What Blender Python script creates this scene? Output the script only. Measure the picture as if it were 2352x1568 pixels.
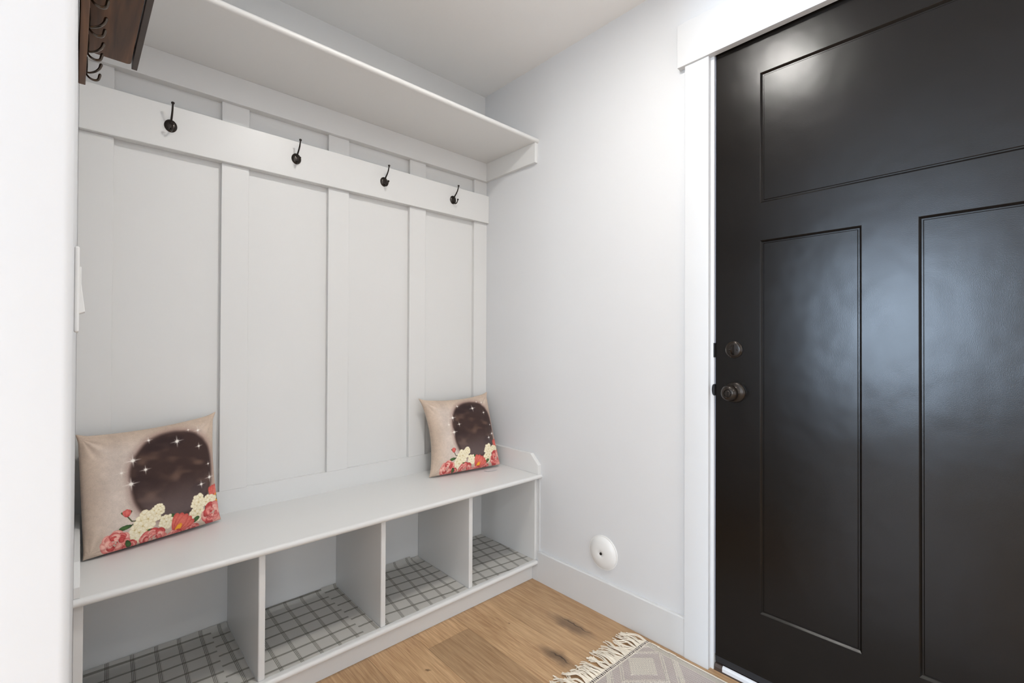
import bpy, bmesh, math, random
import numpy as np
from mathutils import Vector, Matrix

for o in list(bpy.data.objects):
    bpy.data.objects.remove(o, do_unlink=True)
scene = bpy.context.scene
C = scene.collection
PI = math.pi

# ------------------------------------------------------------------ camera
F_PX, W_PX = 1070.67, 2352.0
EYE = (0.0, 0.0, 1.08)
vx = Vector((2326.93 - 1176, 795.94 - 784, F_PX)).normalized()      # world X seen by the camera (right, down, forward)
vy = Vector((179.96 - 1176, 787.34 - 784, F_PX))
vy = (vy - vx * vx.dot(vy)).normalized()
vz = vx.cross(vy)
if vz.y > 0:
    vz = -vz
right = Vector((vx[0], vy[0], vz[0]))
down = Vector((vx[1], vy[1], vz[1]))
fwd = Vector((vx[2], vy[2], vz[2]))
cam_data = bpy.data.cameras.new('camera')
cam = bpy.data.objects.new('camera', cam_data)
C.objects.link(cam)
m3 = Matrix((right, -down, -fwd)).transposed()
cam.matrix_world = Matrix.Translation(EYE) @ m3.to_4x4()
cam_data.sensor_fit = 'HORIZONTAL'
cam_data.sensor_width = 36.0
cam_data.lens = F_PX / W_PX * 36.0
cam_data.clip_start = 0.02
scene.camera = cam

# ------------------------------------------------------------------ colour management, world
scene.view_settings.view_transform = 'Standard'
scene.view_settings.look = 'None'
scene.view_settings.gamma = 1.0
scene.view_settings.use_curve_mapping = False
scene.view_settings.exposure = 0.36

world = bpy.data.worlds.new('world')
scene.world = world
world.use_nodes = True
bg = world.node_tree.nodes['Background']
bg.inputs[0].default_value = (0.75, 0.86, 1.0, 1)
bg.inputs[1].default_value = 1.0


def area_light(name, loc, rot, sx, sy, power, col):
    d = bpy.data.lights.new(name, 'AREA')
    d.shape = 'RECTANGLE'
    d.size, d.size_y = sx, sy
    d.energy = power
    d.color = col
    o = bpy.data.objects.new(name, d)
    o.location = loc
    o.rotation_euler = rot
    C.objects.link(o)
    return o


# daylight coming in through the windows of the room behind the camera
XW, YR = -3.2, -5.5          # far-left wall and rear wall of the room
CEIL = 2.381
area_light('daylight_left_window', (XW - 0.06, 0.80, 1.32), (0, -PI / 2, 0), 1.5, 0.9, 145, (0.62, 0.79, 1.0))
area_light('daylight_left_window_wide', (XW - 0.06, -1.40, 1.32), (0, -PI / 2, 0), 1.5, 1.6, 56, (0.84, 0.92, 1.0))
area_light('daylight_rear_opening', (-1.30, YR - 0.06, 1.08), (PI / 2, 0, 0), 3.0, 1.98, 40, (0.86, 0.93, 1.0))  # unseen rear opening, made full height to add daylight low down


# ------------------------------------------------------------------ mesh helpers
class MB:
    def __init__(self):
        self.bm = bmesh.new()

    def box(self, x0, x1, y0, y1, z0, z1):
        bm = self.bm
        v = [bm.verts.new(p) for p in ((x0, y0, z0), (x1, y0, z0), (x1, y1, z0), (x0, y1, z0),
                                       (x0, y0, z1), (x1, y0, z1), (x1, y1, z1), (x0, y1, z1))]
        for f in ((0, 3, 2, 1), (4, 5, 6, 7), (0, 1, 5, 4), (1, 2, 6, 5), (2, 3, 7, 6), (3, 0, 4, 7)):
            bm.faces.new([v[i] for i in f])
        return self

    def prism(self, pts, axis, a, b):
        """closed 2-D outline extruded from a to b along axis ('x': pts=(y,z), 'y': (x,z), 'z': (x,y))"""
        def P(p, t):
            return {'x': (t, p[0], p[1]), 'y': (p[0], t, p[1]), 'z': (p[0], p[1], t)}[axis]
        bm = self.bm
        A = [bm.verts.new(P(p, a)) for p in pts]
        B = [bm.verts.new(P(p, b)) for p in pts]
        n = len(pts)
        for i in range(n):
            bm.faces.new((A[i], A[(i + 1) % n], B[(i + 1) % n], B[i]))
        bm.faces.new(A[::-1])
        bm.faces.new(B)
        return self

    def lathe(self, prof, centre, axis, seg=48, sq=(1, 1)):
        """prof = (distance along axis, radius)"""
        bm = self.bm
        c = Vector(centre)
        ax = Vector(axis).normalized()
        u = ax.orthogonal().normalized()
        if abs(ax.z) < 0.9:
            u = ax.cross(Vector((0, 0, 1))).normalized()
        w = ax.cross(u)
        rings = []
        for h, r in prof:
            if r < 1e-6:
                rings.append([bm.verts.new(c + ax * h)])
            else:
                rings.append([bm.verts.new(c + ax * h + u * (r * sq[0] * math.cos(2 * PI * k / seg)) + w * (r * sq[1] * math.sin(2 * PI * k / seg))) for k in range(seg)])
        for a, b in zip(rings, rings[1:]):
            for k in range(seg):
                k2 = (k + 1) % seg
                if len(a) == 1 and len(b) == 1:
                    continue
                if len(a) == 1:
                    bm.faces.new((a[0], b[k], b[k2]))
                elif len(b) == 1:
                    bm.faces.new((a[k], a[k2], b[0]))
                else:
                    bm.faces.new((a[k], a[k2], b[k2], b[k]))
        return self

    def tube(self, pts, rad, seg=12, cap=True, flat=None):
        """swept tube; flat = (side axis, factor) widens along an axis"""
        bm = self.bm
        pts = [Vector(p) for p in pts]
        n = len(pts)
        if not hasattr(rad, '__len__'):
            rad = [rad] * n
        rings = []
        ref = None
        for i, p in enumerate(pts):
            t = (pts[min(i + 1, n - 1)] - pts[max(i - 1, 0)]).normalized()
            if flat:
                u = (flat[0] - t * t.dot(flat[0])).normalized()
            else:
                if ref is None:
                    ref = t.orthogonal()
                u = (ref - t * t.dot(ref)).normalized()
                ref = u
            w = t.cross(u)
            k1 = flat[1] if flat else 1
            rings.append([bm.verts.new(p + u * (rad[i] * k1 * math.cos(2 * PI * k / seg)) + w * (rad[i] * math.sin(2 * PI * k / seg))) for k in range(seg)])
        for a, b in zip(rings, rings[1:]):
            for k in range(seg):
                k2 = (k + 1) % seg
                bm.faces.new((a[k], a[k2], b[k2], b[k]))
        if cap:
            bm.faces.new(rings[0][::-1])
            bm.faces.new(rings[-1])
        return self

    def ball(self, c, r, seg=16, sc=(1, 1, 1)):
        g = bmesh.ops.create_uvsphere(self.bm, u_segments=seg, v_segments=seg // 2, radius=r)
        for v in g['verts']:
            v.co = Vector((v.co.x * sc[0], v.co.y * sc[1], v.co.z * sc[2])) + Vector(c)
        return self

    def build(self, name, mat, parent=None, bevel=0, smooth=False, segs=2):
        bm = self.bm
        bmesh.ops.recalc_face_normals(bm, faces=bm.faces)
        me = bpy.data.meshes.new(name)
        if parent is not None:
            off = Vector(parent['_base'])
            if parent.parent is not None:
                pass
            bmesh.ops.translate(bm, verts=bm.verts, vec=-off)
        bm.to_mesh(me)
        bm.free()
        me.materials.append(mat)
        if smooth:
            for p in me.polygons:
                p.use_smooth = True
            me.set_sharp_from_angle(angle=math.radians(38))
        o = bpy.data.objects.new(name, me)
        C.objects.link(o)
        o['_base'] = list(parent['_base']) if parent is not None else [0, 0, 0]
        if parent is not None:
            o.parent = parent
        if bevel:
            b = o.modifiers.new('bevel', 'BEVEL')
            b.width = bevel
            b.segments = segs
            b.limit_method = 'ANGLE'
            b.angle_limit = math.radians(40)
            b.harden_normals = False
        return o


def tag(o, label=None, cat=None, group=None, kind=None):
    if label:
        o['label'] = label
    if cat:
        o['category'] = cat
    if group:
        o['group'] = group
    if kind:
        o['kind'] = kind
    return o


def thing(name, label, cat, base, group=None, kind=None):
    o = bpy.data.objects.new(name, None)
    o.empty_display_size = 0.05
    o.location = base
    o['_base'] = list(base)
    C.objects.link(o)
    return tag(o, label, cat, group, kind)


def spline(pts, n=8):
    """Catmull-Rom through pts"""
    P = [Vector(p) for p in pts]
    P = [P[0] * 2 - P[1]] + P + [P[-1] * 2 - P[-2]]
    out = []
    for i in range(1, len(P) - 2):
        for k in range(n):
            t = k / n
            a, b, c, d = P[i - 1], P[i], P[i + 1], P[i + 2]
            out.append(0.5 * ((2 * b) + (c - a) * t + (2 * a - 5 * b + 4 * c - d) * t * t + (3 * b - a - 3 * c + d) * t ** 3))
    out.append(P[-2])
    return out


# ------------------------------------------------------------------ materials
def lin(c):
    return tuple((x / 12.92 if x <= 0.04045 else ((x + 0.055) / 1.055) ** 2.4) for x in (v / 255 for v in c))


def new_mat(name):
    m = bpy.data.materials.new(name)
    m.use_nodes = True
    return m, m.node_tree.nodes, m.node_tree.links, m.node_tree.nodes['Principled BSDF']


def paint(name, col, rough=0.5, bump=0.0, scale=120.0, var=0.015, spec=0.5, metal=0.0, dist=0.001):
    m, N, L, b = new_mat(name)
    tc = N.new('ShaderNodeTexCoord')
    n1 = N.new('ShaderNodeTexNoise')
    n1.inputs['Scale'].default_value = 3.0
    n1.inputs['Detail'].default_value = 3.0
    L.new(tc.outputs['Object'], n1.inputs['Vector'])
    mix = N.new('ShaderNodeMix')
    mix.data_type = 'RGBA'
    mix.inputs[6].default_value = (*[max(0, c * (1 - var)) for c in col], 1)
    mix.inputs[7].default_value = (*[min(1, c * (1 + var)) for c in col], 1)
    L.new(n1.outputs['Fac'], mix.inputs[0])
    L.new(mix.outputs[2], b.inputs['Base Color'])
    b.inputs['Roughness'].default_value = rough
    b.inputs['Specular IOR Level'].default_value = spec
    b.inputs['Metallic'].default_value = metal
    if bump:
        n2 = N.new('ShaderNodeTexNoise')
        n2.inputs['Scale'].default_value = scale
        n2.inputs['Detail'].default_value = 2.0
        L.new(tc.outputs['Object'], n2.inputs['Vector'])
        bp = N.new('ShaderNodeBump')
        bp.inputs['Strength'].default_value = bump
        bp.inputs['Distance'].default_value = dist
        L.new(n2.outputs['Fac'], bp.inputs['Height'])
        L.new(bp.outputs['Normal'], b.inputs['Normal'])
    return m


M_WALL = paint('wall_paint', (0.72, 0.73, 0.745), 0.62, 0.12, 90, spec=0.3)
M_CEIL = paint('ceiling_paint', (0.93, 0.93, 0.925), 0.7, 0.25, 60, spec=0.25)
M_TRIM = paint('trim_enamel', (0.69, 0.695, 0.70), 0.38, 0.06, 60, spec=0.45)
M_CABIN = paint('cabinet_enamel', (0.745, 0.745, 0.735), 0.36, 0.08, 50, spec=0.45)
M_WHITEPL = paint('white_plastic', (0.82, 0.82, 0.81), 0.3, spec=0.5)
M_BRONZE = paint('oil_rubbed_bronze', (0.022, 0.016, 0.012), 0.28, spec=0.6, metal=0.55, var=0.2)
M_BRONZE_W = paint('aged_bronze_hook', (0.10, 0.078, 0.062), 0.22, spec=0.6, metal=0.9, var=0.2)
M_BLACK = paint('black_gap', (0.006, 0.006, 0.008), 0.6)
M_ALU = paint('white_aluminium', (0.72, 0.73, 0.75), 0.35, spec=0.5)
M_SWEEP = paint('black_door_sweep', (0.012, 0.012, 0.014), 0.5, 0.1, 200)
M_BROWNPL = paint('brown_threshold', (0.06, 0.042, 0.034), 0.5)
M_WEATHER = paint('grey_weatherstrip', (0.20, 0.22, 0.29), 0.5)
M_DULL = paint('room_beyond_paint', (0.88, 0.88, 0.88), 0.7)


def door_mat():
    m, N, L, b = new_mat('dark_brown_door_paint')
    tc = N.new('ShaderNodeTexCoord')
    b.inputs['Base Color'].default_value = (0.0044, 0.0030, 0.0020, 1)
    b.inputs['Specular IOR Level'].default_value = 0.30
    n0 = N.new('ShaderNodeTexNoise')
    n0.inputs['Scale'].default_value = 2.2
    n0.inputs['Detail'].default_value = 3
    L.new(tc.outputs['Object'], n0.inputs['Vector'])
    mr = N.new('ShaderNodeMapRange')
    mr.inputs['To Min'].default_value = 0.21
    mr.inputs['To Max'].default_value = 0.29
    L.new(n0.outputs['Fac'], mr.inputs['Value'])
    L.new(mr.outputs['Result'], b.inputs['Roughness'])
    n1 = N.new('ShaderNodeTexNoise')
    n1.inputs['Scale'].default_value = 560
    n1.inputs['Detail'].default_value = 2
    L.new(tc.outputs['Object'], n1.inputs['Vector'])
    n2 = N.new('ShaderNodeTexNoise')
    n2.inputs['Scale'].default_value = 7
    n2.inputs['Detail'].default_value = 2
    L.new(tc.outputs['Object'], n2.inputs['Vector'])
    b1 = N.new('ShaderNodeBump')
    b1.inputs['Strength'].default_value = 0.26
    b1.inputs['Distance'].default_value = 0.0004
    b2 = N.new('ShaderNodeBump')
    b2.inputs['Strength'].default_value = 0.25
    b2.inputs['Distance'].default_value = 0.006
    L.new(n1.outputs['Fac'], b1.inputs['Height'])
    L.new(n2.outputs['Fac'], b2.inputs['Height'])
    L.new(b2.outputs['Normal'], b1.inputs['Normal'])
    L.new(b1.outputs['Normal'], b.inputs['Normal'])
    return m


M_DOOR = door_mat()


def walnut_mat():
    m, N, L, b = new_mat('stained_walnut')
    tc = N.new('ShaderNodeTexCoord')
    mp = N.new('ShaderNodeMapping')
    mp.inputs['Scale'].default_value = (60, 3.0, 60)
    L.new(tc.outputs['Object'], mp.inputs['Vector'])
    n = N.new('ShaderNodeTexNoise')
    n.inputs['Scale'].default_value = 1.0
    n.inputs['Detail'].default_value = 6
    n.inputs['Distortion'].default_value = 0.6
    L.new(mp.outputs['Vector'], n.inputs['Vector'])
    r = N.new('ShaderNodeValToRGB')
    r.color_ramp.elements[0].position = 0.3
    r.color_ramp.elements[0].color = (0.050, 0.019, 0.006, 1)
    r.color_ramp.elements[1].position = 0.72
    r.color_ramp.elements[1].color = (0.21, 0.090, 0.030, 1)
    L.new(n.outputs['Fac'], r.inputs[0])
    L.new(r.outputs[0], b.inputs['Base Color'])
    b.inputs['Roughness'].default_value = 0.5
    return m


M_WALNUT = walnut_mat()
M_LIP = paint('dark_brown_painted_wood', (0.052, 0.034, 0.027), 0.5, var=0.1)

FAR_X0, FAR_X1 = XW, 1.56


def floor_mat():
    m, N, L, b = new_mat('oak_plank_floor')
    tc = N.new('ShaderNodeTexCoord')
    at = N.new('ShaderNodeAttribute')
    at.attribute_name = 'plank'          # x: seed, y: tone
    sep = N.new('ShaderNodeSeparateColor')
    L.new(at.outputs['Color'], sep.inputs[0])
    comb = N.new('ShaderNodeCombineXYZ')
    mul = N.new('ShaderNodeMath')
    mul.operation = 'MULTIPLY'
    mul.inputs[1].default_value = 37.0
    L.new(sep.outputs[0], mul.inputs[0])
    L.new(mul.outputs[0], comb.inputs[2])
    L.new(mul.outputs[0], comb.inputs[1])
    add = N.new('ShaderNodeVectorMath')
    L.new(tc.outputs['Object'], add.inputs[0])
    L.new(comb.outputs[0], add.inputs[1])
    # fine fibre
    mp = N.new('ShaderNodeMapping')
    mp.inputs['Scale'].default_value = (230, 9, 1)
    L.new(add.outputs[0], mp.inputs['Vector'])
    n = N.new('ShaderNodeTexNoise')
    n.inputs['Detail'].default_value = 7
    n.inputs['Scale'].default_value = 1
    n.inputs['Distortion'].default_value = 0.7
    L.new(mp.outputs[0], n.inputs['Vector'])
    # broad cathedral figure
    mp2 = N.new('ShaderNodeMapping')
    mp2.inputs['Scale'].default_value = (9, 1.3, 1)
    L.new(add.outputs[0], mp2.inputs['Vector'])
    n2 = N.new('ShaderNodeTexNoise')
    n2.inputs['Scale'].default_value = 1
    n2.inputs['Detail'].default_value = 3
    n2.inputs['Distortion'].default_value = 1.0
    L.new(mp2.outputs[0], n2.inputs['Vector'])
    ring = N.new('ShaderNodeMath')
    ring.operation = 'MULTIPLY'
    ring.inputs[1].default_value = 46
    L.new(n2.outputs['Fac'], ring.inputs[0])
    sn = N.new('ShaderNodeMath')
    sn.operation = 'SINE'
    L.new(ring.outputs[0], sn.inputs[0])
    r1 = N.new('ShaderNodeValToRGB')
    r1.color_ramp.elements[0].position = 0.28
    r1.color_ramp.elements[0].color = (*lin((172, 134, 97)), 1)
    r1.color_ramp.elements[1].position = 0.75
    r1.color_ramp.elements[1].color = (*lin((214, 178, 136)), 1)
    # fibre + rings + broad tone
    s1 = N.new('ShaderNodeMath')
    s1.operation = 'MULTIPLY_ADD'
    s1.inputs[1].default_value = 0.045
    L.new(sn.outputs[0], s1.inputs[0])
    L.new(n.outputs['Fac'], s1.inputs[2])
    s2 = N.new('ShaderNodeMath')
    s2.operation = 'MULTIPLY_ADD'
    s2.inputs[1].default_value = 0.35
    L.new(n2.outputs['Fac'], s2.inputs[0])
    s2.inputs[2].default_value = -0.17
    s3 = N.new('ShaderNodeMath')
    L.new(s1.outputs[0], s3.inputs[0])
    L.new(s2.outputs[0], s3.inputs[1])
    L.new(s3.outputs[0], r1.inputs[0])
    tone = N.new('ShaderNodeMix')
    tone.data_type = 'RGBA'
    tone.blend_type = 'MULTIPLY'
    tone.inputs[0].default_value = 1
    L.new(r1.outputs[0], tone.inputs[6])
    tr = N.new('ShaderNodeMapRange')
    tr.inputs['To Min'].default_value = 0.66
    tr.inputs['To Max'].default_value = 1.08
    L.new(sep.outputs[1], tr.inputs['Value'])
    cc = N.new('ShaderNodeCombineColor')
    for i in range(3):
        L.new(tr.outputs[0], cc.inputs[i])
    L.new(cc.outputs[0], tone.inputs[7])
    last = tone.outputs[2]
    # knots: dark smoky ellipses along the grain with a thin crack
    nd = N.new('ShaderNodeTexNoise')
    nd.inputs['Scale'].default_value = 22
    nd.inputs['Detail'].default_value = 4
    L.new(tc.outputs['Object'], nd.inputs['Vector'])
    nds = N.new('ShaderNodeVectorMath')
    nds.operation = 'MULTIPLY_ADD'
    L.new(nd.outputs['Color'], nds.inputs[0])
    nds.inputs[1].default_value = (0.035, 0.05, 0)
    L.new(tc.outputs['Object'], nds.inputs[2])
    for (kx, ky, ax, ay, st, col) in ((1.395, 1.165, 0.046, 0.150, 0.75, (104, 84, 68)), (1.222, 1.075, 0.040, 0.110, 0.80, (92, 72, 56)),
                                      (1.412, 1.150, 0.004, 0.110, 0.85, (60, 46, 36)), (1.228, 1.060, 0.005, 0.060, 0.9, (52, 38, 28)),
                                      (0.86, 1.33, 0.010, 0.016, 0.85, (96, 66, 40)), (1.235, 1.335, 0.004, 0.008, 0.95, (60, 38, 22))):
        mpk = N.new('ShaderNodeMapping')
        mpk.inputs['Location'].default_value = (-(kx + 0.0175) / ax, -(ky + 0.025) / ay, 0)
        mpk.inputs['Scale'].default_value = (1 / ax, 1 / ay, 0)
        L.new(nds.outputs[0], mpk.inputs['Vector'])
        ln = N.new('ShaderNodeVectorMath')
        ln.operation = 'LENGTH'
        L.new(mpk.outputs[0], ln.inputs[0])
        mr = N.new('ShaderNodeMapRange')
        mr.interpolation_type = 'SMOOTHSTEP'
        mr.inputs['From Min'].default_value = 1.0
        mr.inputs['From Max'].default_value = 0.15
        mr.inputs['To Max'].default_value = st
        L.new(ln.outputs['Value'], mr.inputs['Value'])
        mx = N.new('ShaderNodeMix')
        mx.data_type = 'RGBA'
        L.new(mr.outputs[0], mx.inputs[0])
        L.new(last, mx.inputs[6])
        mx.inputs[7].default_value = (*lin(col), 1)
        last = mx.outputs[2]
    L.new(last, b.inputs['Base Color'])
    b.inputs['Roughness'].default_value = 0.42
    b.inputs['Specular IOR Level'].default_value = 0.4
    bp = N.new('ShaderNodeBump')
    bp.inputs['Strength'].default_value = 0.15
    bp.inputs['Distance'].default_value = 0.001
    L.new(n.outputs['Fac'], bp.inputs['Height'])
    L.new(bp.outputs[0], b.inputs['Normal'])
    return m


def liner_mat(name, ox, oy, rot, cols=True):
    """white shelf paper: groups of four thin lines one way, grey woven bands the other, 60 mm repeat"""
    m, N, L, b = new_mat(name)
    tc = N.new('ShaderNodeTexCoord')
    mp = N.new('ShaderNodeMapping')
    mp.vector_type = 'POINT'
    L.new(tc.outputs['Object'], mp.inputs['Vector'])
    cr, sr = math.cos(rot), math.sin(rot)
    # rotate so that the line groups run along local y
    mp.inputs['Rotation'].default_value = (0, 0, rot)
    mp.inputs['Location'].default_value = (-(ox * cr - oy * sr), -(ox * sr + oy * cr), 0)
    sx = N.new('ShaderNodeSeparateXYZ')
    nz = N.new('ShaderNodeTexNoise')
    nz.inputs['Scale'].default_value = 6
    L.new(tc.outputs['Object'], nz.inputs['Vector'])
    va = N.new('ShaderNodeVectorMath')
    va.operation = 'MULTIPLY_ADD'
    L.new(nz.outputs['Color'], va.inputs[0])
    va.inputs[1].default_value = (0.003, 0.003, 0)
    L.new(mp.outputs[0], va.inputs[2])
    L.new(va.outputs[0], sx.inputs[0])

    def math_(op, a, bb=None, c=None):
        q = N.new('ShaderNodeMath')
        q.operation = op
        for i, x in enumerate((a, bb, c)):
            if x is None:
                continue
            if isinstance(x, (int, float)):
                q.inputs[i].default_value = x
            else:
                L.new(x, q.inputs[i])
        return q.outputs[0]
    P = 0.060
    # distance from the nearest line-group centre
    dx = math_('ABSOLUTE', math_('SUBTRACT', math_('MULTIPLY', math_('FRACT', math_('ADD', math_('DIVIDE', sx.outputs[0], P), 100.5)), P), P / 2))
    dxs = math_('SUBTRACT', math_('MULTIPLY', math_('FRACT', math_('ADD', math_('DIVIDE', sx.outputs[0], P), 100.5)), P), P / 2)
    dy = math_('ABSOLUTE', math_('SUBTRACT', math_('MULTIPLY', math_('FRACT', math_('ADD', math_('DIVIDE', sx.outputs[1], P), 100.5)), P), P / 2))
    ingrp = math_('LESS_THAN', dx, 0.0066)
    line = math_('LESS_THAN', math_('FRACT', math_('ADD', math_('DIVIDE', dxs, 0.0036), 100.25)), 0.42)
    lines = math_('MULTIPLY', ingrp, line)
    band = math_('LESS_THAN', dy, 0.0042)
    wv = N.new('ShaderNodeTexNoise')
    wv.inputs['Scale'].default_value = 700
    L.new(tc.outputs['Object'], wv.inputs['Vector'])
    bandv = math_('MULTIPLY', band, math_('MULTIPLY_ADD', wv.outputs['Fac'], 0.35, 0.52))
    m1 = N.new('ShaderNodeMix')
    m1.data_type = 'RGBA'
    m1.inputs[6].default_value = (*lin((250, 248, 243)), 1)
    m1.inputs[7].default_value = (*lin((146, 142, 131)), 1)
    L.new(bandv, m1.inputs[0])
    m2 = N.new('ShaderNodeMix')
    m2.data_type = 'RGBA'
    L.new(math_('MULTIPLY', lines, 0.85), m2.inputs[0])
    L.new(m1.outputs[2], m2.inputs[6])
    m2.inputs[7].default_value = (*lin((108, 104, 90)), 1)
    L.new(m2.outputs[2], b.inputs['Base Color'])
    b.inputs['Roughness'].default_value = 0.55
    b.inputs['Specular IOR Level'].default_value = 0.3
    return m


def attr_mat(name, attr, rough=0.85, bump=0.3, scale=900, dist=0.0004, sheen=0.0):
    m, N, L, b = new_mat(name)
    at = N.new('ShaderNodeAttribute')
    at.attribute_name = attr
    L.new(at.outputs['Color'], b.inputs['Base Color'])
    b.inputs['Roughness'].default_value = rough
    b.inputs['Specular IOR Level'].default_value = 0.2
    b.inputs['Sheen Weight'].default_value = sheen
    tc = N.new('ShaderNodeTexCoord')
    n2 = N.new('ShaderNodeTexNoise')
    n2.inputs['Scale'].default_value = scale
    L.new(tc.outputs['Object'], n2.inputs['Vector'])
    bp = N.new('ShaderNodeBump')
    bp.inputs['Strength'].default_value = bump
    bp.inputs['Distance'].default_value = dist
    L.new(n2.outputs['Fac'], bp.inputs['Height'])
    L.new(bp.outputs['Normal'], b.inputs['Normal'])
    return m


def set_colour(me, name, rgb):
    a = me.color_attributes.new(name, 'FLOAT_COLOR', 'POINT')
    buf = np.ones((len(rgb), 4), dtype=np.float32)
    buf[:, :3] = rgb
    a.data.foreach_set('color', buf.ravel())


# ------------------------------------------------------------------ room shell
XL = -0.0045        # side wall of the nook, almost in line with the lens
YB = 1.892          # back wall
XR = 1.56           # wall with the door
T = 0.12
D_Y0, D_Y1, D_Z1 = -0.256, 0.6932, 2.072   # door opening inside the casing

# floor: planks running towards the back wall
random.seed(4)
bmf = bmesh.new()
pl = bmf.loops.layers.float_color.new('plank')
seams = [1.096 + 0.18 * k for k in range(-26, 4)]
FX0, FX1, FY0, FY1 = XW - 0.1, 1.70, YR - 0.1, 1.9
for i, s0 in enumerate(seams):
    x0, x1 = max(s0, FX0), min(s0 + 0.18, FX1)
    if x1 <= x0:
        continue
    k = round((s0 - 1.096) / 0.18)
    first = {-1: 1.415, 0: 0.62, 1: 0.35, -2: 0.95}.get(k, random.uniform(0.2, 1.3))
    ys = [FY1, first]
    while ys[-1] > FY0:
        ys.append(ys[-1] - 1.22)
    for j in range(len(ys) - 1):
        y1, y0 = ys[j], max(ys[j + 1], FY0)
        g = 0.0004
        seed, tone = random.random(), random.uniform(0.35, 0.9)
        tone = {(-1, 0): 0.95, (-1, 1): 0.30, (0, 0): 0.80, (1, 0): 0.62, (-2, 0): 0.88, (-3, 0): 0.6, (2, 0): 0.5}.get((k, j), tone)
        vs = [bmf.verts.new(p) for p in ((x0 + g, y0 + g, 0), (x1 - g, y0 + g, 0), (x1 - g, y1 - g, 0), (x0 + g, y1 - g, 0))]
        f = bmf.faces.new(vs)
        for lp in f.loops:
            lp[pl] = (seed, tone, 0, 1)
vs = [bmf.verts.new(p) for p in ((FX0, FY0, -0.0012), (FX1, FY0, -0.0012), (FX1, FY1, -0.0012), (FX0, FY1, -0.0012))]
f = bmf.faces.new(vs)
for lp in f.loops:
    lp[pl] = (0.5, 0.0, 0, 1)
me = bpy.data.meshes.new('floor')
bmf.to_mesh(me)
bmf.free()
me.materials.append(floor_mat())
fl = bpy.data.objects.new('floor', me)
C.objects.link(fl)
tag(fl, 'honey brown oak plank floor with dark knots', 'floor', kind='structure')

tag(MB().box(XW - T, XR + T, YR - T, YB + T, CEIL, CEIL + T).build('ceiling', M_CEIL), 'plain white ceiling above the nook', 'ceiling', kind='structure')
tag(MB().box(XW - T, XR + T, YB, YB + T, 0, CEIL).build('wall_back', M_CABIN), 'white panelled wall behind the bench', 'wall', kind='structure')

# right wall with the door opening
wr = MB()
wr.box(XR, XR + T, D_Y1 + 0.004, YB, 0, CEIL)
wr.box(XR, XR + T, YR, D_Y0 - 0.004, 0, CEIL)
wr.box(XR, XR + T, D_Y0 - 0.004, D_Y1 + 0.004, D_Z1, CEIL)
tag(wr.build('wall_right', M_WALL), 'white wall holding the dark door', 'wall', kind='structure')

# left partition: nook side wall, rounded (bullnose) corner, then the face that looks back into the room
R = 0.009
YF = 0.691
pts = [(XL, YB), (XL, YF + R)]
for k in range(1, 9):
    a = k / 8 * PI / 2
    pts.append((XL - R + R * math.cos(a), YF + R - R * math.sin(a)))
XP = -0.125
pts += [(XP + R, YF)]
for k in range(1, 9):
    a = k / 8 * PI / 2
    pts.append((XP + R - R * math.sin(a), YF + R - R * math.cos(a)))
pts += [(XP, YB)]
wl = MB().prism(pts, 'z', 0, CEIL).build('wall_left', M_WALL, smooth=True)
tag(wl, 'white wall end with a rounded corner at the left of the nook', 'wall', kind='structure')


def wall_with_window(name, axis, pos, a0, a1, wins, label, z0=0.57, z1=2.07):
    mb = MB()
    lo, hi = a0, a1

    def bx(p, q, za, zb):
        if axis == 'x':
            mb.box(pos - T, pos, p, q, za, zb)
        else:
            mb.box(p, q, pos - T, pos, za, zb)
    cur = lo
    for (w0, w1) in wins:
        bx(cur, w0, 0, CEIL)
        bx(w0, w1, 0, z0)
        bx(w0, w1, z1, CEIL)
        cur = w1
    bx(cur, hi, 0, CEIL)
    tag(mb.build(name, M_DULL), label, 'wall', kind='structure')


wall_with_window('wall_far_left', 'x', XW, YR, YB, [(-2.2, -0.6), (0.35, 1.25)], 'white wall of the room beyond the nook with two windows')
wall_with_window('wall_rear', 'y', YR, XW - T, XR + T, [(-2.80, 0.20)], 'white rear wall of the room with a wide opening shaped for more daylight', 0.05, 2.10)
wi = 0


def window(axis, pos, w0, w1, z0=0.57, z1=2.07):
    global wi
    wi += 1
    o = thing('window_%d' % wi, 'white framed window behind the camera', 'window', (pos if axis == 'x' else (w0 + w1) / 2, (w0 + w1) / 2 if axis == 'x' else pos, z0), kind='structure')
    mb = MB()

    def bx(p, q, za, zb):
        if axis == 'x':
            mb.box(pos - 0.05, pos + 0.012, p, q, za, zb)
        else:
            mb.box(p, q, pos - 0.05, pos + 0.012, za, zb)
    t = 0.05
    bx(w0, w0 + t, z0, z1)
    bx(w1 - t, w1, z0, z1)
    bx(w0 + t, w1 - t, z0, z0 + t)
    bx(w0 + t, w1 - t, z1 - t, z1)
    bx((w0 + w1) / 2 - 0.02, (w0 + w1) / 2 + 0.02, z0 + t, z1 - t)
    mb.build('window_frame', M_TRIM, o)


window('x', XW, -2.2, -0.6)
window('x', XW, 0.35, 1.25)
window('y', YR, -2.80, 0.20, 0.05, 2.10)  # frame of the unseen rear opening, sized to let in more low daylight

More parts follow.
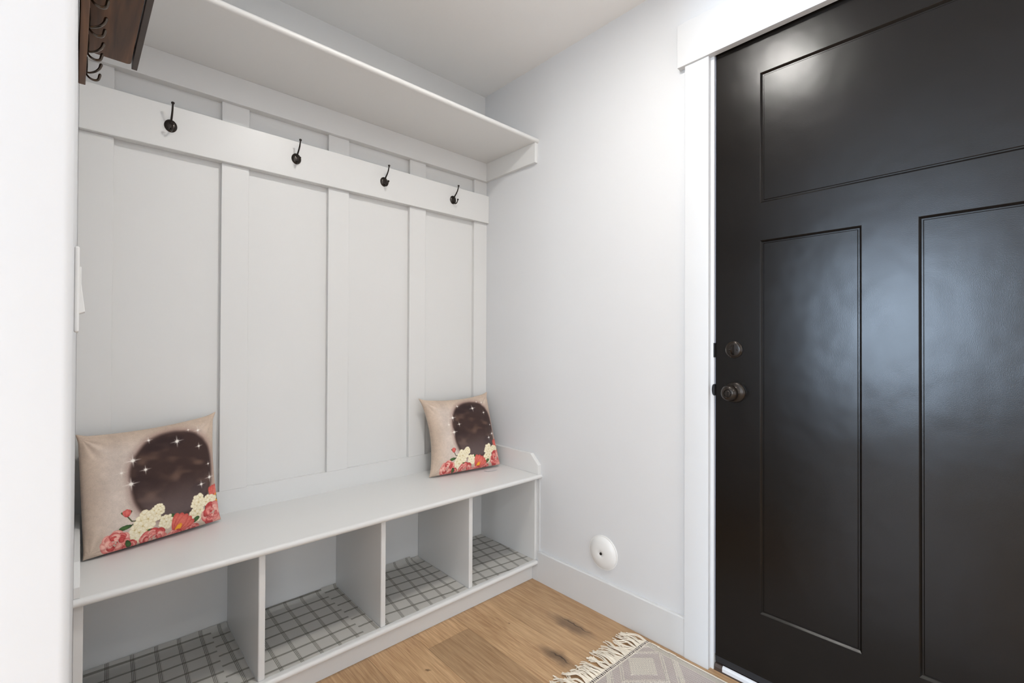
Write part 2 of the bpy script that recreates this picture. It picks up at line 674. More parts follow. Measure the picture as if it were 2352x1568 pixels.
# ------------------------------------------------------------------ board-and-batten panelling (fixed trim)
YBAT, YRAIL = 1.874, 1.857
t1 = thing('trim_1', 'white board and batten panelling with a wide hook rail', 'wall panelling', (0.78, YB, 0.487), kind='structure')
bats = [(XL, 0.0751), (0.3610, 0.4465), (0.7325, 0.8176), (1.1035, 1.1887), (1.4765, XR)]
for a, b_ in bats:
    MB().box(a, b_, YBAT, YB, 0.566, 1.710).build('batten', M_CABIN, t1, bevel=0.0012)
    MB().box(a, b_, YBAT, YB, 1.851, 1.924).build('batten', M_CABIN, t1, bevel=0.0012)
MB().box(XL, XR, YRAIL, YB, 1.710, 1.851).build('hook_rail', M_CABIN, t1, bevel=0.002)
MB().box(XL, XR, YBAT, YB, 0.487, 0.566).build('bottom_rail', M_CABIN, t1)

# baseboard on the door wall
bb = MB()
prof = [(XR, 0), (1.5455, 0), (1.5455, 0.1305), (1.5470, 0.1335), (1.5500, 0.1345), (XR, 0.1345)]
bb.prism(prof, 'y', 0.7782, 1.4815)
bb.box(1.5455, XR, 1.4815, 1.518, 0, 0.0925)
tag(bb.build('baseboard_right', M_TRIM, bevel=0.0008), 'tall white baseboard between bench and door casing', 'baseboard', kind='structure')
bb = MB().prism([(XR, 0), (1.5455, 0), (1.5455, 0.115), (1.5475, 0.12), (XR, 0.12)], 'y', YR, -0.35)
tag(bb.build('baseboard_right', M_TRIM, bevel=0.0008), 'white baseboard beyond the door', 'baseboard', kind='structure')
tag(MB().box(XP + 0.003, XL - R, YF - 0.014, YF, 0, 0.134).build('baseboard_left', M_TRIM, bevel=0.002), 'white baseboard on the left wall end', 'baseboard', kind='structure')

# ------------------------------------------------------------------ built-in bench
bench = thing('storage_bench', 'white built-in bench with four open shoe cubbies below', 'bench', (0.78, 1.69, 0.0))


def nosed(x0, x1, yf, yb, z0, z1):
    r = (z1 - z0) / 2
    pts = [(yb, z1)]
    for k in range(0, 13):
        a = PI / 2 + k / 12 * PI
        pts.append((yf + r + r * math.cos(a), (z0 + z1) / 2 + r * math.sin(a)))
    pts.append((yb, z0))
    return MB().prism(pts, 'x', x0, x1)


nosed(XL, XR, 1.470, YB - 0.001, 0.467, 0.487).build('seat_board', M_CABIN, bench, smooth=True)
nosed(XL, 1.5455, 1.483, YB - 0.001, 0.0725, 0.0925).build('base_board', M_CABIN, bench, smooth=True)
MB().box(XL, 1.5455, 1.518, 1.536, 0, 0.0725).build('kick_board', M_CABIN, bench)
for a, b_ in ((0.3905, 0.4094), (0.7775, 0.7962), (1.1635, 1.1823)):
    MB().box(a, b_, 1.500, YB - 0.004, 0.0925, 0.467).build('divider', M_CABIN, bench, bevel=0.004, segs=3)
for a, b_ in ((XL, 0.0134), (1.5425, XR)):
    MB().box(a, b_, 1.500, YB - 0.004, 0.0925, 0.467).build('end_panel', M_CABIN, bench, bevel=0.0015)
MB().box(1.5545, XR, 1.4815, 1.500, 0.0925, 0.467).build('filler_strip', M_TRIM, bench, bevel=0.001)
gp = [(YBAT, 0.487), (1.478, 0.487), (1.478, 0.529), (1.528, 0.576), (YBAT, 0.576)]
MB().prism(gp, 'x', 1.541, XR).build('side_guard', M_CABIN, bench, bevel=0.0015)
gp = [(YBAT, 0.487), (1.478, 0.487), (1.478, 0.513), (1.528, 0.556), (YBAT, 0.576)]
MB().prism(gp, 'x', XL, 0.0072).build('side_guard', M_CABIN, bench, bevel=0.0012)
MB().box(XL, 1.5455, YB - 0.004, YB - 0.001, 0.0925, 0.467).build('back_panel', M_CABIN, bench)

# ------------------------------------------------------------------ upper shelf on cleats
shelf = thing('wall_shelf', 'long white shelf on cleats high above the bench hooks', 'shelf', (0.78, YB, 1.924))
nosed(XL, XR, 1.497, YB, 2.018, 2.038).build('shelf_board', M_CABIN, shelf, smooth=True)
MB().box(XL, XR, YRAIL, YB, 1.924, 2.018).build('back_cleat', M_CABIN, shelf, bevel=0.0012)
MB().box(1.542, XR, 1.507, YRAIL, 1.926, 2.018).build('side_cleat', M_CABIN, shelf, bevel=0.0012)
MB().box(XL, 0.0100, 1.507, YRAIL, 1.926, 2.018).build('side_cleat', M_CABIN, shelf, bevel=0.0012)

# ------------------------------------------------------------------ coat hooks on the rail
def coat_hook(x, z, label):
    y = YRAIL
    h = thing('coat_hook', label, 'coat hook', (x, y, z), 'bronze double coat hooks on the white rail')
    mb = MB()
    mb.lathe([(0, 0.0205), (0.0020, 0.0200), (0.0045, 0.0165), (0.0065, 0.0100), (0.0070, 0)], (x, y, z), (0, -1, 0), 36, (0.86, 1.0))
    mb.ball((x, y - 0.006, z - 0.009), 0.0024, 10, (1, .6, 1))
    mb.build('back_plate', M_BRONZE, h, smooth=True)
    up = spline([(x, y - 0.004, z + 0.004), (x, y - 0.013, z + 0.014), (x, y - 0.027, z + 0.0255), (x, y - 0.0385, z + 0.039), (x, y - 0.0445, z + 0.055)])
    mb = MB().tube(up, [0.0034 - 0.0010 * i / (len(up) - 1) for i in range(len(up))], 12)
    mb.lathe([(-0.004, 0), (-0.0038, 0.0030), (-0.001, 0.0046), (0.0018, 0.0048), (0.0038, 0.0034), (0.0045, 0)], (x, y - 0.0450, z + 0.0575), (0, -0.1, 1), 20)
    mb.build('upper_prong', M_BRONZE, h, smooth=True)
    lo = spline([(x, y - 0.004, z - 0.010), (x, y - 0.012, z - 0.0185), (x, y - 0.022, z - 0.0225), (x, y - 0.032, z - 0.0195), (x, y - 0.0385, z - 0.0105)])
    mb = MB().tube(lo, [0.0030 - 0.0008 * i / (len(lo) - 1) for i in range(len(lo))], 12)
    mb.lathe([(-0.004, 0), (-0.0035, 0.0030), (-0.001, 0.0042), (0.0018, 0.0043), (0.0035, 0.0030), (0.0042, 0)], (x, y - 0.0400, z - 0.0070), (0, -0.2, 1), 20)
    mb.build('lower_prong', M_BRONZE, h, smooth=True)
    return h


for x, lb in ((0.2136, 'dark bronze double coat hook nearest the left wall, first on the white rail'),
              (0.6021, 'dark bronze double coat hook second from the left on the white rail'),
              (0.9654, 'dark bronze double coat hook third from the left on the white rail'),
              (1.3312, 'dark bronze double coat hook nearest the corner by the door wall')):
    coat_hook(x, 1.7835, lb)

# ------------------------------------------------------------------ wooden rack with hooks on the left wall
rack = thing('wooden_hook_rack', 'dark walnut wall rack with ledge and metal hooks, upper left', 'wall rack', (0.0, 1.40, 1.651))
rack.rotation_euler = (0, 0, 0.0090)
y0, y1 = 0.84, 1.40
MB().box(-0.0045, 0.0072, y0, y1, 1.651, 1.760).build('backboard', M_WALNUT, rack, bevel=0.0015)
sh = [(0.0072, y0), (0.0845, y0), (0.0845, y1 - 0.008), (0.0825, y1 - 0.003), (0.078, y1), (0.0072, y1)]
MB().prism(sh, 'z', 1.728, 1.745).build('ledge', M_WALNUT, rack, bevel=0.0015)
MB().box(0.0868, 0.0975, y0, 1.4160, 1.7265, 1.772).build('front_rail', M_LIP, rack, bevel=0.001)
for yy in (1.10, 1.34):
    MB().box(0.0835, 0.0875, yy - 0.012, yy + 0.012, 1.735, 1.743).build('rail_bracket', M_BLACK, rack)
for yh in (1.372, 1.272, 1.170, 1.066, 0.962):
    mb = MB()
    fl_ = (Vector((0, 1, 0)), 2.0)
    mb.tube(spline([(0.0085, yh, 1.702), (0.0090, yh, 1.686), (0.0085, yh, 1.664)], 5), 0.0017, 10, flat=(Vector((0, 1, 0)), 3.0))
    mb.tube(spline([(0.0085, yh, 1.6685), (0.0150, yh, 1.6705), (0.0230, yh, 1.6765), (0.0290, yh, 1.6850), (0.0318, yh, 1.6935)], 6),
            [0.0017 + 0.0016 * (i / 24) ** 2 for i in range(25)], 10, flat=fl_)
    mb.ball((0.0320, yh, 1.6945), 0.0030, 12, (1, 1.6, 1))
    mb.tube(spline([(0.0085, yh, 1.6640), (0.0130, yh, 1.6590), (0.0200, yh, 1.6565), (0.0270, yh, 1.6595), (0.0300, yh, 1.6700)], 6),
            [0.0017 + 0.0013 * (i / 24) ** 2 for i in range(25)], 10, flat=fl_)
    mb.ball((0.0302, yh, 1.6715), 0.0028, 12, (1, 1.6, 1))
    mb.build('hook', M_BRONZE_W, rack, smooth=True)

# ------------------------------------------------------------------ light switch on the left wall
sw = thing('light_switch', 'white rocker light switch plate seen edge-on at the left', 'light switch', (XL, 0.875, 1.151))
MB().box(XL, XL + 0.0050, 0.842, 0.908, 1.0945, 1.208).build('cover_plate', M_WHITEPL, sw, bevel=0.002)
MB().prism([(XL + 0.004, 1.183), (XL + 0.0068, 1.183), (XL + 0.0068, 1.160), (XL + 0.0110, 1.1225), (XL + 0.004, 1.1195)], 'y', 0.859, 0.891).build('rocker', M_WHITEPL, sw, bevel=0.0006)

# ------------------------------------------------------------------ white domed wall cap
cap = thing('round_wall_cap', 'round white domed cap on the wall low between bench and door', 'wall cap', (XR, 1.130, 0.242))
MB().lathe([(0, 0.0685), (0.0025, 0.0685), (0.0036, 0.0672), (0.0036, 0.0640), (0.0060, 0.0618), (0.0115, 0.0560), (0.0160, 0.0470), (0.0190, 0.0340), (0.0205, 0.0200), (0.0200, 0.0120), (0.0180, 0.0075), (0.0170, 0.0060), (0.0170, 0)],
           (XR, 1.130, 0.242), (-1, 0, 0), 64).build('dome', M_WHITEPL, cap, smooth=True)
MB().lathe([(0.0168, 0.0056), (0.0195, 0.0050), (0.0205, 0.0030), (0.0200, 0.0022), (0.0185, 0)], (XR, 1.130, 0.242), (-1, 0, 0), 20).build('screw', M_BRONZE, cap, smooth=True)

# ------------------------------------------------------------------ door
XD = 1.567
YD0, YD1 = -0.2365, 0.6800
ZD0, ZD1 = 0.047, 2.064
door = thing('door_1', 'dark brown three-panel entry door with bronze knob and deadbolt', 'door', (XD, 0.222, 0.0), kind='structure')


def door_leaf():
    s = XD / 1.56
    # panel outlines (y0,y1,z0,z1) on the face
    top = (-0.0935 * s, 0.5405 * s, 1.08 + 0.4462 * s, 1.08 + 0.8555 * s)
    lp = (0.2803 * s, 0.5375 * s, 1.08 - 0.8350 * s, 1.08 + 0.3292 * s)
    rp = (-0.0935 * s, 0.1633 * s, 1.08 - 0.8350 * s, 1.08 + 0.3292 * s)
    ys = sorted({YD0, YD1, top[0], top[1], lp[0], rp[1]} | {lp[1]})
    ys = [YD0, rp[0], rp[1], lp[0], (top[1] + lp[1]) / 2, YD1]
    ym = ys[4]
    zs = [ZD0, lp[2], lp[3], top[2], top[3], ZD1]
    bm = bmesh.new()

    def q(pts):
        bm.faces.new([bm.verts.new(p) for p in pts])

    def rect(y0, y1, z0, z1, x=XD):
        q(((x, y0, z0), (x, y0, z1), (x, y1, z1), (x, y1, z0)))
    panels = [(rp[0], rp[1], zs[1], zs[2]), (lp[0], ym, zs[1], zs[2]), (rp[0], ym, zs[3], zs[4])]
    for i in range(5):
        for j in range(5):
            y0, y1_, z0, z1 = ys[i], ys[i + 1], zs[j], zs[j + 1]
            cy, cz = (y0 + y1_) / 2, (z0 + z1) / 2
            if any(p[0] < cy < p[1] and p[2] < cz < p[3] for p in panels):
                continue
            rect(y0, y1_, z0, z1)
    a, d = 0.0075, 0.0065
    for (p0, p1, z0, z1) in panels:
        o = [(XD, p0, z0), (XD, p0, z1), (XD, p1, z1), (XD, p1, z0)]
        # eased lip, steep slope, quirk, flat field
        levels = [(0.0012, 0.0010), (a * 0.75, d), (a + 0.0012, d), (a + 0.0030, d - 0.0014)]
        prev = o
        for (ins, dep) in levels:
            cur = [(XD + dep, p0 + ins, z0 + ins), (XD + dep, p0 + ins, z1 - ins), (XD + dep, p1 - ins, z1 - ins), (XD + dep, p1 - ins, z0 + ins)]
            for k in range(4):
                q((prev[k], prev[(k + 1) % 4], cur[(k + 1) % 4], cur[k]))
            prev = cur
        q(prev)
    # edges and back
    B = XD + 0.044
    q(((XD, YD0, ZD0), (XD, YD1, ZD0), (B, YD1, ZD0), (B, YD0, ZD0)))
    q(((XD, YD0, ZD1), (B, YD0, ZD1), (B, YD1, ZD1), (XD, YD1, ZD1)))
    q(((XD, YD1, ZD0), (XD, YD1, ZD1), (B, YD1, ZD1), (B, YD1, ZD0)))
    q(((XD, YD0, ZD0), (B, YD0, ZD0), (B, YD0, ZD1), (XD, YD0, ZD1)))
    q(((B, YD0, ZD0), (B, YD1, ZD0), (B, YD1, ZD1), (B, YD0, ZD1)))
    bmesh.ops.remove_doubles(bm, verts=bm.verts, dist=1e-6)
    mb = MB()
    mb.bm.free()
    mb.bm = bm
    return mb


leaf = door_leaf().build('door_leaf', M_DOOR, door)
MB().box(XD + 0.0015, XD + 0.040, YD0, YD1, 0.026, ZD0).build('door_sweep', M_SWEEP, door)
# threshold
th = MB().prism([(1.5605, 0.0), (1.5605, 0.012), (1.566, 0.020), (1.62, 0.026), (1.68, 0.026), (1.68, 0.0)], 'y', D_Y0, D_Y1 - 0.012)
th.build('threshold', M_BROWNPL, door)
MB().prism([(1.5590, 0.006), (1.5590, 0.017), (1.5625, 0.0215), (1.5675, 0.0235), (1.5675, 0.006)], 'y', D_Y0, 0.655).build('threshold_cap', M_ALU, door, bevel=0.001)
# jamb with stop
jb = MB()
jb.box(XR, XR + T, YD1 + 0.003, D_Y1 + 0.004, 0, D_Z1)
jb.box(XR, XR + T, D_Y0 - 0.004, YD0 - 0.003, 0, D_Z1)
jb.box(XR, XR + T, YD0 - 0.003, YD1 + 0.003, ZD1 + 0.003, D_Z1)
jb.build('jamb', M_TRIM, door, bevel=0.001)
js = MB()
js.box(XD + 0.046, XR + T, YD1 - 0.012, YD1 + 0.003, 0.026, ZD1)
js.box(XD + 0.046, XR + T, YD0 - 0.003, YD0 + 0.012, 0.026, ZD1)
js.box(XD + 0.046, XR + T, YD0, YD1, ZD1 - 0.012, ZD1 + 0.003)
js.build('door_stop', M_WEATHER, door)
MB().box(XD + 0.002, XD + 0.010, YD1 + 0.0002, YD1 + 0.0028, 0.05, ZD1).build('weatherstrip', M_WEATHER, door)

# deadbolt
cy, cz = 0.6176 * XD / 1.56, 1.08 - 0.0136
db = MB().lathe([(0, 0.0278), (0.0040, 0.0278), (0.0060, 0.0262), (0.0066, 0.0246), (0.0060, 0.0232), (0.0072, 0.0215), (0.0078, 0.0180), (0.0078, 0)], (XD, cy, cz), (-1, 0, 0), 56).build('deadbolt', M_BRONZE, door, smooth=True)
tt = MB()
tt.prism([(XD - 0.0075, cz - 0.0170), (XD - 0.0150, cz - 0.0150), (XD - 0.0235, cz - 0.0080), (XD - 0.0265, cz + 0.0), (XD - 0.0235, cz + 0.0080), (XD - 0.0150, cz + 0.0150), (XD - 0.0075, cz + 0.0170)], 'y', cy - 0.0030, cy + 0.0030)
tt.build('thumb_turn', M_BRONZE, db, bevel=0.0012)
mb = MB()
for s_ in (-1, 1):
    mb.ball((XD - 0.0078, cy + s_ * 0.0125, cz), 0.0026, 10, (0.5, 1, 1))
mb.build('screw', M_BRONZE, db, smooth=True)
# knob
ky, kz = 0.6140 * XD / 1.56, 1.08 - 0.1520
kb = MB().lathe([(0, 0.0335), (0.0030, 0.0335), (0.0055, 0.0320), (0.0080, 0.0290), (0.0095, 0.0250), (0.0110, 0.0190), (0.0150, 0.0150), (0.0200, 0.0135)], (XD, ky, kz), (-1, 0, 0), 56).build('knob_rosette', M_BRONZE, door, smooth=True)
kn = MB().lathe([(0.0180, 0.0130), (0.0240, 0.0125), (0.0280, 0.0150), (0.0320, 0.0205), (0.0370, 0.0245), (0.0430, 0.0262), (0.0490, 0.0258), (0.0550, 0.0225), (0.0590, 0.0170), (0.0602, 0.0130), (0.0592, 0.0118), (0.0570, 0.0112), (0.0570, 0)], (XD, ky, kz), (-1, 0, 0), 56)
kn.build('door_knob', M_BRONZE, kb, smooth=True)
MB().lathe([(0.0560, 0.0095), (0.0600, 0.0092), (0.0612, 0.0078), (0.0615, 0)], (XD, ky, kz), (-1, 0, 0), 32).box(XD - 0.0655, XD - 0.061, ky - 0.0018, ky + 0.0018, kz - 0.007, kz + 0.007).build('lock_button', M_BRONZE, kb, smooth=True)
# strikes
MB().box(XR - 0.0004, XR + 0.02, YD1 + 0.0005, YD1 + 0.0045, cz - 0.026, cz + 0.022).build('strike_plate', M_BLACK, door)
lipp = []
for k in range(13):
    a = -PI / 2 + PI * k / 12
    lipp.append((YD1 + 0.0022 + 0.0075 * math.cos(a) ** 0.8 if abs(math.cos(a)) > 1e-6 else YD1 + 0.0022, kz + 0.004 + 0.019 * math.sin(a)))
lipp += [(YD1 + 0.0005, kz + 0.023), (YD1 + 0.0005, kz - 0.015)]
MB().prism(lipp, 'x', XR - 0.0012, XR + 0.01).build('strike_plate', M_BLACK, door)

# casing
t2 = thing('trim_2', 'flat white casing with a thicker head board around the door', 'door casing', (XR, 0.22, 0.0), kind='structure')
MB().box(1.542, XR, 0.6940, 0.7780, 0, 2.053).build('side_casing', M_TRIM, t2, bevel=0.0015)
MB().box(1.542, XR, -0.341, -0.257, 0, 2.053).build('side_casing', M_TRIM, t2, bevel=0.0015)
MB().box(1.535, XR, -0.366, 0.8030, 2.053, 2.203).build('head_casing', M_TRIM, t2, bevel=0.0015)

# ------------------------------------------------------------------ plaid shelf liners in the cubbies
ZL = 0.0925


def sheet(name, corners, mat, parent, z, up=0.0, curl=0.0):
    """thin paper sheet, back edge running a little way up the back panel"""
    bm = bmesh.new()
    x0f, x1f, x0b, x1b, yf, yb = corners
    nx, ny = 14, 26
    rows = []
    for j in range(ny + 1):
        t = j / ny
        row = []
        for i in range(nx + 1):
            s_ = i / nx
            y = yf + (yb - yf) * t
            x = (x0f + (x0b - x0f) * t) * (1 - s_) + (x1f + (x1b - x1f) * t) * s_
            zz = z + 0.0006 * math.sin(9 * s_ + 3 * t) ** 2
            if up and t > 0.93:
                k = (t - 0.93) / 0.07
                zz += up * k * k
            row.append(bm.verts.new((x, y, zz + 0.0004)))
        rows.append(row)
    for j in range(ny):
        for i in range(nx):
            bm.faces.new((rows[j][i], rows[j][i + 1], rows[j + 1][i + 1], rows[j + 1][i]))
    g = bmesh.ops.solidify(bm, geom=bm.faces[:], thickness=0.0006)
    mb = MB()
    mb.bm.free()
    mb.bm = bm
    return mb.build(name, mat, parent, smooth=True)


def liner(label, base_x):
    return thing('shelf_liner', label, 'shelf liner', (base_x, 1.69, ZL), 'plaid shelf liners in the bench cubbies')


def lm(name, px, py, rot, base_x):
    # px, py: world position of one line-group / band crossing
    return liner_mat(name, px - base_x, py - 1.69, rot)


g1 = liner('white plaid shelf liner in the leftmost cubby, under the left pillow', 0.20)
sheet('main_sheet', (0.0150, 0.3235, 0.0180, 0.3390, 1.497, 1.884), lm('plaid_paper_a', 0.3040, 1.583 + 0.04, 0.030, 0.20), g1, ZL + 0.0009, up=0.010)
sheet('side_strip', (0.318, 0.389, 0.330, 0.389, 1.497, 1.884), lm('plaid_paper_b', 0.3670, 1.5910, -0.004, 0.20), g1, ZL, up=0.012)
g2 = liner('white plaid shelf liner in the second cubby from the left', 0.594)
sheet('main_sheet', (0.4110, 0.7235, 0.4110, 0.7225, 1.504, 1.884), lm('plaid_paper_c', 0.5792, 1.5830, 0.003, 0.594), g2, ZL + 0.0009, up=0.008)
sheet('side_strip', (0.7150, 0.7765, 0.7150, 0.7765, 1.504, 1.884), lm('plaid_paper_d', 0.7700, 1.6210, 0.000, 0.594), g2, ZL, up=0.012)
g3 = liner('white plaid shelf liner in the third cubby from the left', 0.98)
sheet('main_sheet', (0.7975, 1.1000, 0.7975, 1.1190, 1.503, 1.884), lm('plaid_paper_e', 1.0110, 1.6600, 0.130, 0.98), g3, ZL + 0.0009, up=0.014)
sheet('side_strip', (1.0900, 1.1625, 1.0950, 1.1625, 1.503, 1.884), lm('plaid_paper_f', 1.1190, 1.6490, 0.020, 0.98), g3, ZL, up=0.006)
g4 = liner('white plaid shelf liner in the rightmost cubby, beside the door wall', 1.36)
sheet('main_sheet', (1.1838, 1.5410, 1.1838, 1.5410, 1.503, 1.884), lm('plaid_paper_g', 1.4720, 1.6790, 0.140, 1.36), g4, ZL, up=0.004)


# ------------------------------------------------------------------ printed pillows
def smooth(a, b, x):
    t = np.clip((x - a) / (b - a), 0, 1)
    return t * t * (3 - 2 * t)


def vnoise(U, V, f, seed):
    rs = np.random.RandomState(seed)
    n = int(f) + 3
    g = rs.rand(n, n)
    x, y = U * f, V * f
    x, y = np.clip(x, 0, n - 2.001), np.clip(y, 0, n - 2.001)
    i, j = x.astype(int), y.astype(int)
    fx, fy = x - i, y - j
    fx, fy = fx * fx * (3 - 2 * fx), fy * fy * (3 - 2 * fy)
    return (g[j, i] * (1 - fx) + g[j, i + 1] * fx) * (1 - fy) + (g[j + 1, i] * (1 - fx) + g[j + 1, i + 1] * fx) * fy


def print_image(n):
    """night-sky oval with sparkles above a border of painted flowers (u right, v down)"""
    u = np.linspace(0, 1, n)
    U, V = np.meshgrid(u, u)
    img = np.zeros((n, n, 3))
    base = np.array((214, 199, 188.0))
    nz = vnoise(U, V, 9, 1) * 0.5 + vnoise(U, V, 40, 2) * 0.3 + vnoise(U, V, 120, 3) * 0.2
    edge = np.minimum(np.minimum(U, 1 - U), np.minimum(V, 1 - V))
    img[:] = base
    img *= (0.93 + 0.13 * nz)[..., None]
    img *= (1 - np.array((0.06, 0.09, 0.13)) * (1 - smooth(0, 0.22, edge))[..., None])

    def over(mask, col):
        m = np.clip(mask, 0, 1)[..., None]
        img[:] = img * (1 - m) + np.asarray(col, float) * m
    # soft halo and dark oval
    d = ((np.abs(U - 0.625) / 0.335) ** 2.3 + (np.abs(V - 0.47) / 0.40) ** 2.3) ** (1 / 2.3)
    d = d + 0.02 * (vnoise(U, V, 14, 5) - 0.5)
    over(smooth(1.16, 0.98, d) * 0.55, (150, 120, 112))
    over(smooth(1.04, 0.93, d), (66, 50, 47))
    ins = smooth(1.0, 0.85, d)
    # smoky brown drifts in the sky
    st = vnoise(np.clip(U * 0.7 + V * 0.4, 0, 1), np.clip(V * 1.0 - U * 0.35 + 0.35, 0, 1), 11, 8)
    st2 = vnoise(np.clip(U * 0.5 + V * 0.2, 0, 1), np.clip(V - U * 0.25 + 0.25, 0, 1), 24, 9)
    over(ins * smooth(0.5, 0.9, st * 0.65 + st2 * 0.35) * 0.8, (112, 88, 76))
    over(ins * smooth(0.55, 0.85, vnoise(U, V, 6, 12)) * 0.5, (46, 36, 38))
    over(ins * smooth(0.45, 0.80, V) * (0.55 + 0.3 * vnoise(U, V, 7, 31)), (116, 102, 101))
    # sparkles

    def sparkle(cx, cy, r, a):
        r *= 1.25
        dx, dy = U - cx, V - cy
        dy2 = dy + 0.08 * dx
        w = max(0.0035, r * 0.075)
        i = np.exp(-(dx / w) ** 2) * np.clip(1 - np.abs(dy) / r, 0, 1) + np.exp(-(dy2 / w) ** 2) * np.clip(1 - np.abs(dx) / r, 0, 1)
        e, f_ = (dx + dy) * 0.707, (dx - dy) * 0.707
        i += 0.7 * (np.exp(-(e / w) ** 2) * np.clip(1 - np.abs(f_) / (r * .55), 0, 1) + np.exp(-(f_ / w) ** 2) * np.clip(1 - np.abs(e) / (r * .55), 0, 1))
        i += np.exp(-((dx ** 2 + dy ** 2) / (r * 0.16) ** 2))
        over(i * a, (246, 240, 232))
    for s_ in ((0.665, 0.175, .050, 1), (0.45, 0.115, .030, .85), (0.845, 0.265, .032, 1), (0.325, 0.275, .052, 1), (0.405, 0.375, .038, 1),
               (0.245, 0.365, .040, .55), (0.30, 0.475, .052, 1), (0.845, 0.115, .040, .55), (0.765, 0.09, .02, .5), (0.93, 0.575, .045, .9),
               (0.845, 0.62, .036, 1), (0.925, 0.45, .024, .6)):
        sparkle(*s_)
    rs = random.Random(7)

    def petal(cx, cy, ang, ln, wd, col, dark, a=1.0):
        c_, s_ = math.cos(ang), math.sin(ang)
        dx, dy = U - cx, V - cy
        x = (dx * c_ + dy * s_) / ln
        y = (-dx * s_ + dy * c_) / wd
        q = (x - 0.5) ** 2 * 4 + y ** 2 * (1 + 0.5 * (0.5 - np.clip(x, 0, 1)))
        m = smooth(1.08, 0.92, q)
        if m.max() <= 0:
            return
        shade = np.clip(smooth(0.2, 1.0, q) * 0.55 + 0.35 * (1 - smooth(0, .6, x)) + 0.35 * (vnoise(U, V, 90, 21) - .5), 0, 1)[..., None]
        c = np.asarray(col, float) * (1 - shade) + np.asarray(dark, float) * shade
        mm = (m * a)[..., None]
        img[:] = img * (1 - mm) + c * mm

    def leaf_(cx, cy, ang, ln, wd=None):
        petal(cx, cy, ang, ln, (wd or ln * 0.33), (78, 108, 62), (34, 58, 34))

    def line_(pts):
        for (x0, y0), (x1, y1) in zip(pts, pts[1:]):
            L2 = (x1 - x0) ** 2 + (y1 - y0) ** 2
            t = np.clip(((U - x0) * (x1 - x0) + (V - y0) * (y1 - y0)) / L2, 0, 1)
            dd = np.hypot(U - x0 - t * (x1 - x0), V - y0 - t * (y1 - y0))
            over(smooth(0.006, 0.003, dd), (82, 84, 58))

    def rose(cx, cy, r, sx=1.0):
        for lay in range(7):
            k = 1 - lay / 7.2
            n_ = max(3, int(8 * k))
            a0 = rs.uniform(0, 6.28)
            for i in range(n_):
                a = a0 + 6.283 * i / n_ + rs.uniform(-.2, .2)
                pk = rs.choice([((226, 128, 122), (178, 60, 62)), ((236, 156, 146), (196, 84, 82)), ((208, 92, 88), (158, 42, 48)), ((243, 190, 176), (214, 118, 112))])
                rr = r * k
                petal(cx + math.cos(a) * rr * .35 * sx, cy + math.sin(a) * rr * .35, a + rs.uniform(-.5, .5), rr * .68, rr * .40, *pk)

    def cream(cx, cy, r):
        blossoms = [(cx + r * .62 * math.cos(a) * rs.uniform(.6, 1.1), cy + r * .62 * math.sin(a) * rs.uniform(.6, 1.1)) for a in [6.283 * i / 6 + rs.uniform(-.2, .2) for i in range(6)]] + [(cx, cy)]
        for bx_, by_ in blossoms:
            a0 = rs.uniform(0, 6.28)
            for i in range(5):
                petal(bx_, by_, a0 + i * 1.2566 + rs.uniform(-.25, .25), r * .58 * rs.uniform(.8, 1.1), r * .27 * rs.uniform(.8, 1.15), (249, 240, 214), (222, 204, 156))
            over(smooth(r * .10, r * .02, np.hypot(U - bx_, V - by_)) * .8, (196, 170, 96))

    def lily(cx, cy, ang, ln, spread=0.5):
        for da in (-spread, spread, -spread * .5, spread * .5, 0):
            petal(cx, cy, ang + da, ln, ln * .20, (228, 122, 108), (188, 64, 60))
        petal(cx, cy, ang, ln * .5, ln * .13, (244, 176, 60), (222, 120, 40))
    # stems, bud and leaves at the left
    line_([(0.262, 0.735), (0.29, 0.785), (0.36, 0.80), (0.40, 0.83)])
    line_([(0.235, 0.83), (0.29, 0.815), (0.345, 0.80)])
    leaf_(0.29, 0.818, 3.0, 0.085, 0.018)
    leaf_(0.262, 0.735, -2.3, 0.055, 0.010)
    leaf_(0.262, 0.735, -0.9, 0.050, 0.010)
    for a, l_ in ((-1.9, .06), (-1.3, .06), (-1.57, .065)):
        petal(0.262, 0.742, a, l_, .017, (224, 120, 112), (182, 60, 62))
    # right side, from back to front
    lily(0.985, 0.82, -1.62, 0.17, 0.35)
    leaf_(0.99, 0.80, -1.3, 0.06)
    leaf_(0.86, 0.86, -1.2, 0.10, .02)
    cream(0.80, 0.775, 0.070)
    cream(0.91, 0.785, 0.065)
    cream(0.785, 0.875, 0.070)
    leaf_(0.84, 0.875, 0.1, 0.055, .02)
    leaf_(0.74, 0.94, -0.6, 0.07, .02)
    rose(0.925, 0.905, 0.105)
    # left side
    leaf_(0.50, 0.86, -0.4, 0.10, .025)
    cream(0.40, 0.80, 0.085)
    cream(0.475, 0.745, 0.050)
    cream(0.34, 0.895, 0.080)
    cream(0.53, 0.865, 0.062)
    lily(0.60, 0.985, -0.95, 0.17, 0.55)
    leaf_(0.395, 0.895, 0.6, 0.050, .022)
    rose(0.44, 0.975, 0.085, 1.5)
    rose(0.60, 1.01, 0.055, 1.6)
    rose(0.74, 1.005, 0.055, 1.6)
    rose(0.185, 0.925, 0.095)
    rose(0.28, 0.985, 0.050)
    leaf_(0.255, 0.93, 1.2, 0.07, .018)
    fib = 0.97 + 0.06 * np.random.RandomState(3).rand(n, n)
    img[:] = np.clip(img * fib[..., None], 0, 255)
    s_ = img / 255
    return np.where(s_ <= 0.04045, s_ / 12.92, ((s_ + 0.055) / 1.055) ** 2.4)


NP = 300
PRINT = print_image(NP)
M_PRINT = attr_mat('printed_canvas', 'print', 0.9, 0.25, 1200, 0.0003, 0.1)
PLAIN = np.array(lin((196, 180, 163)))


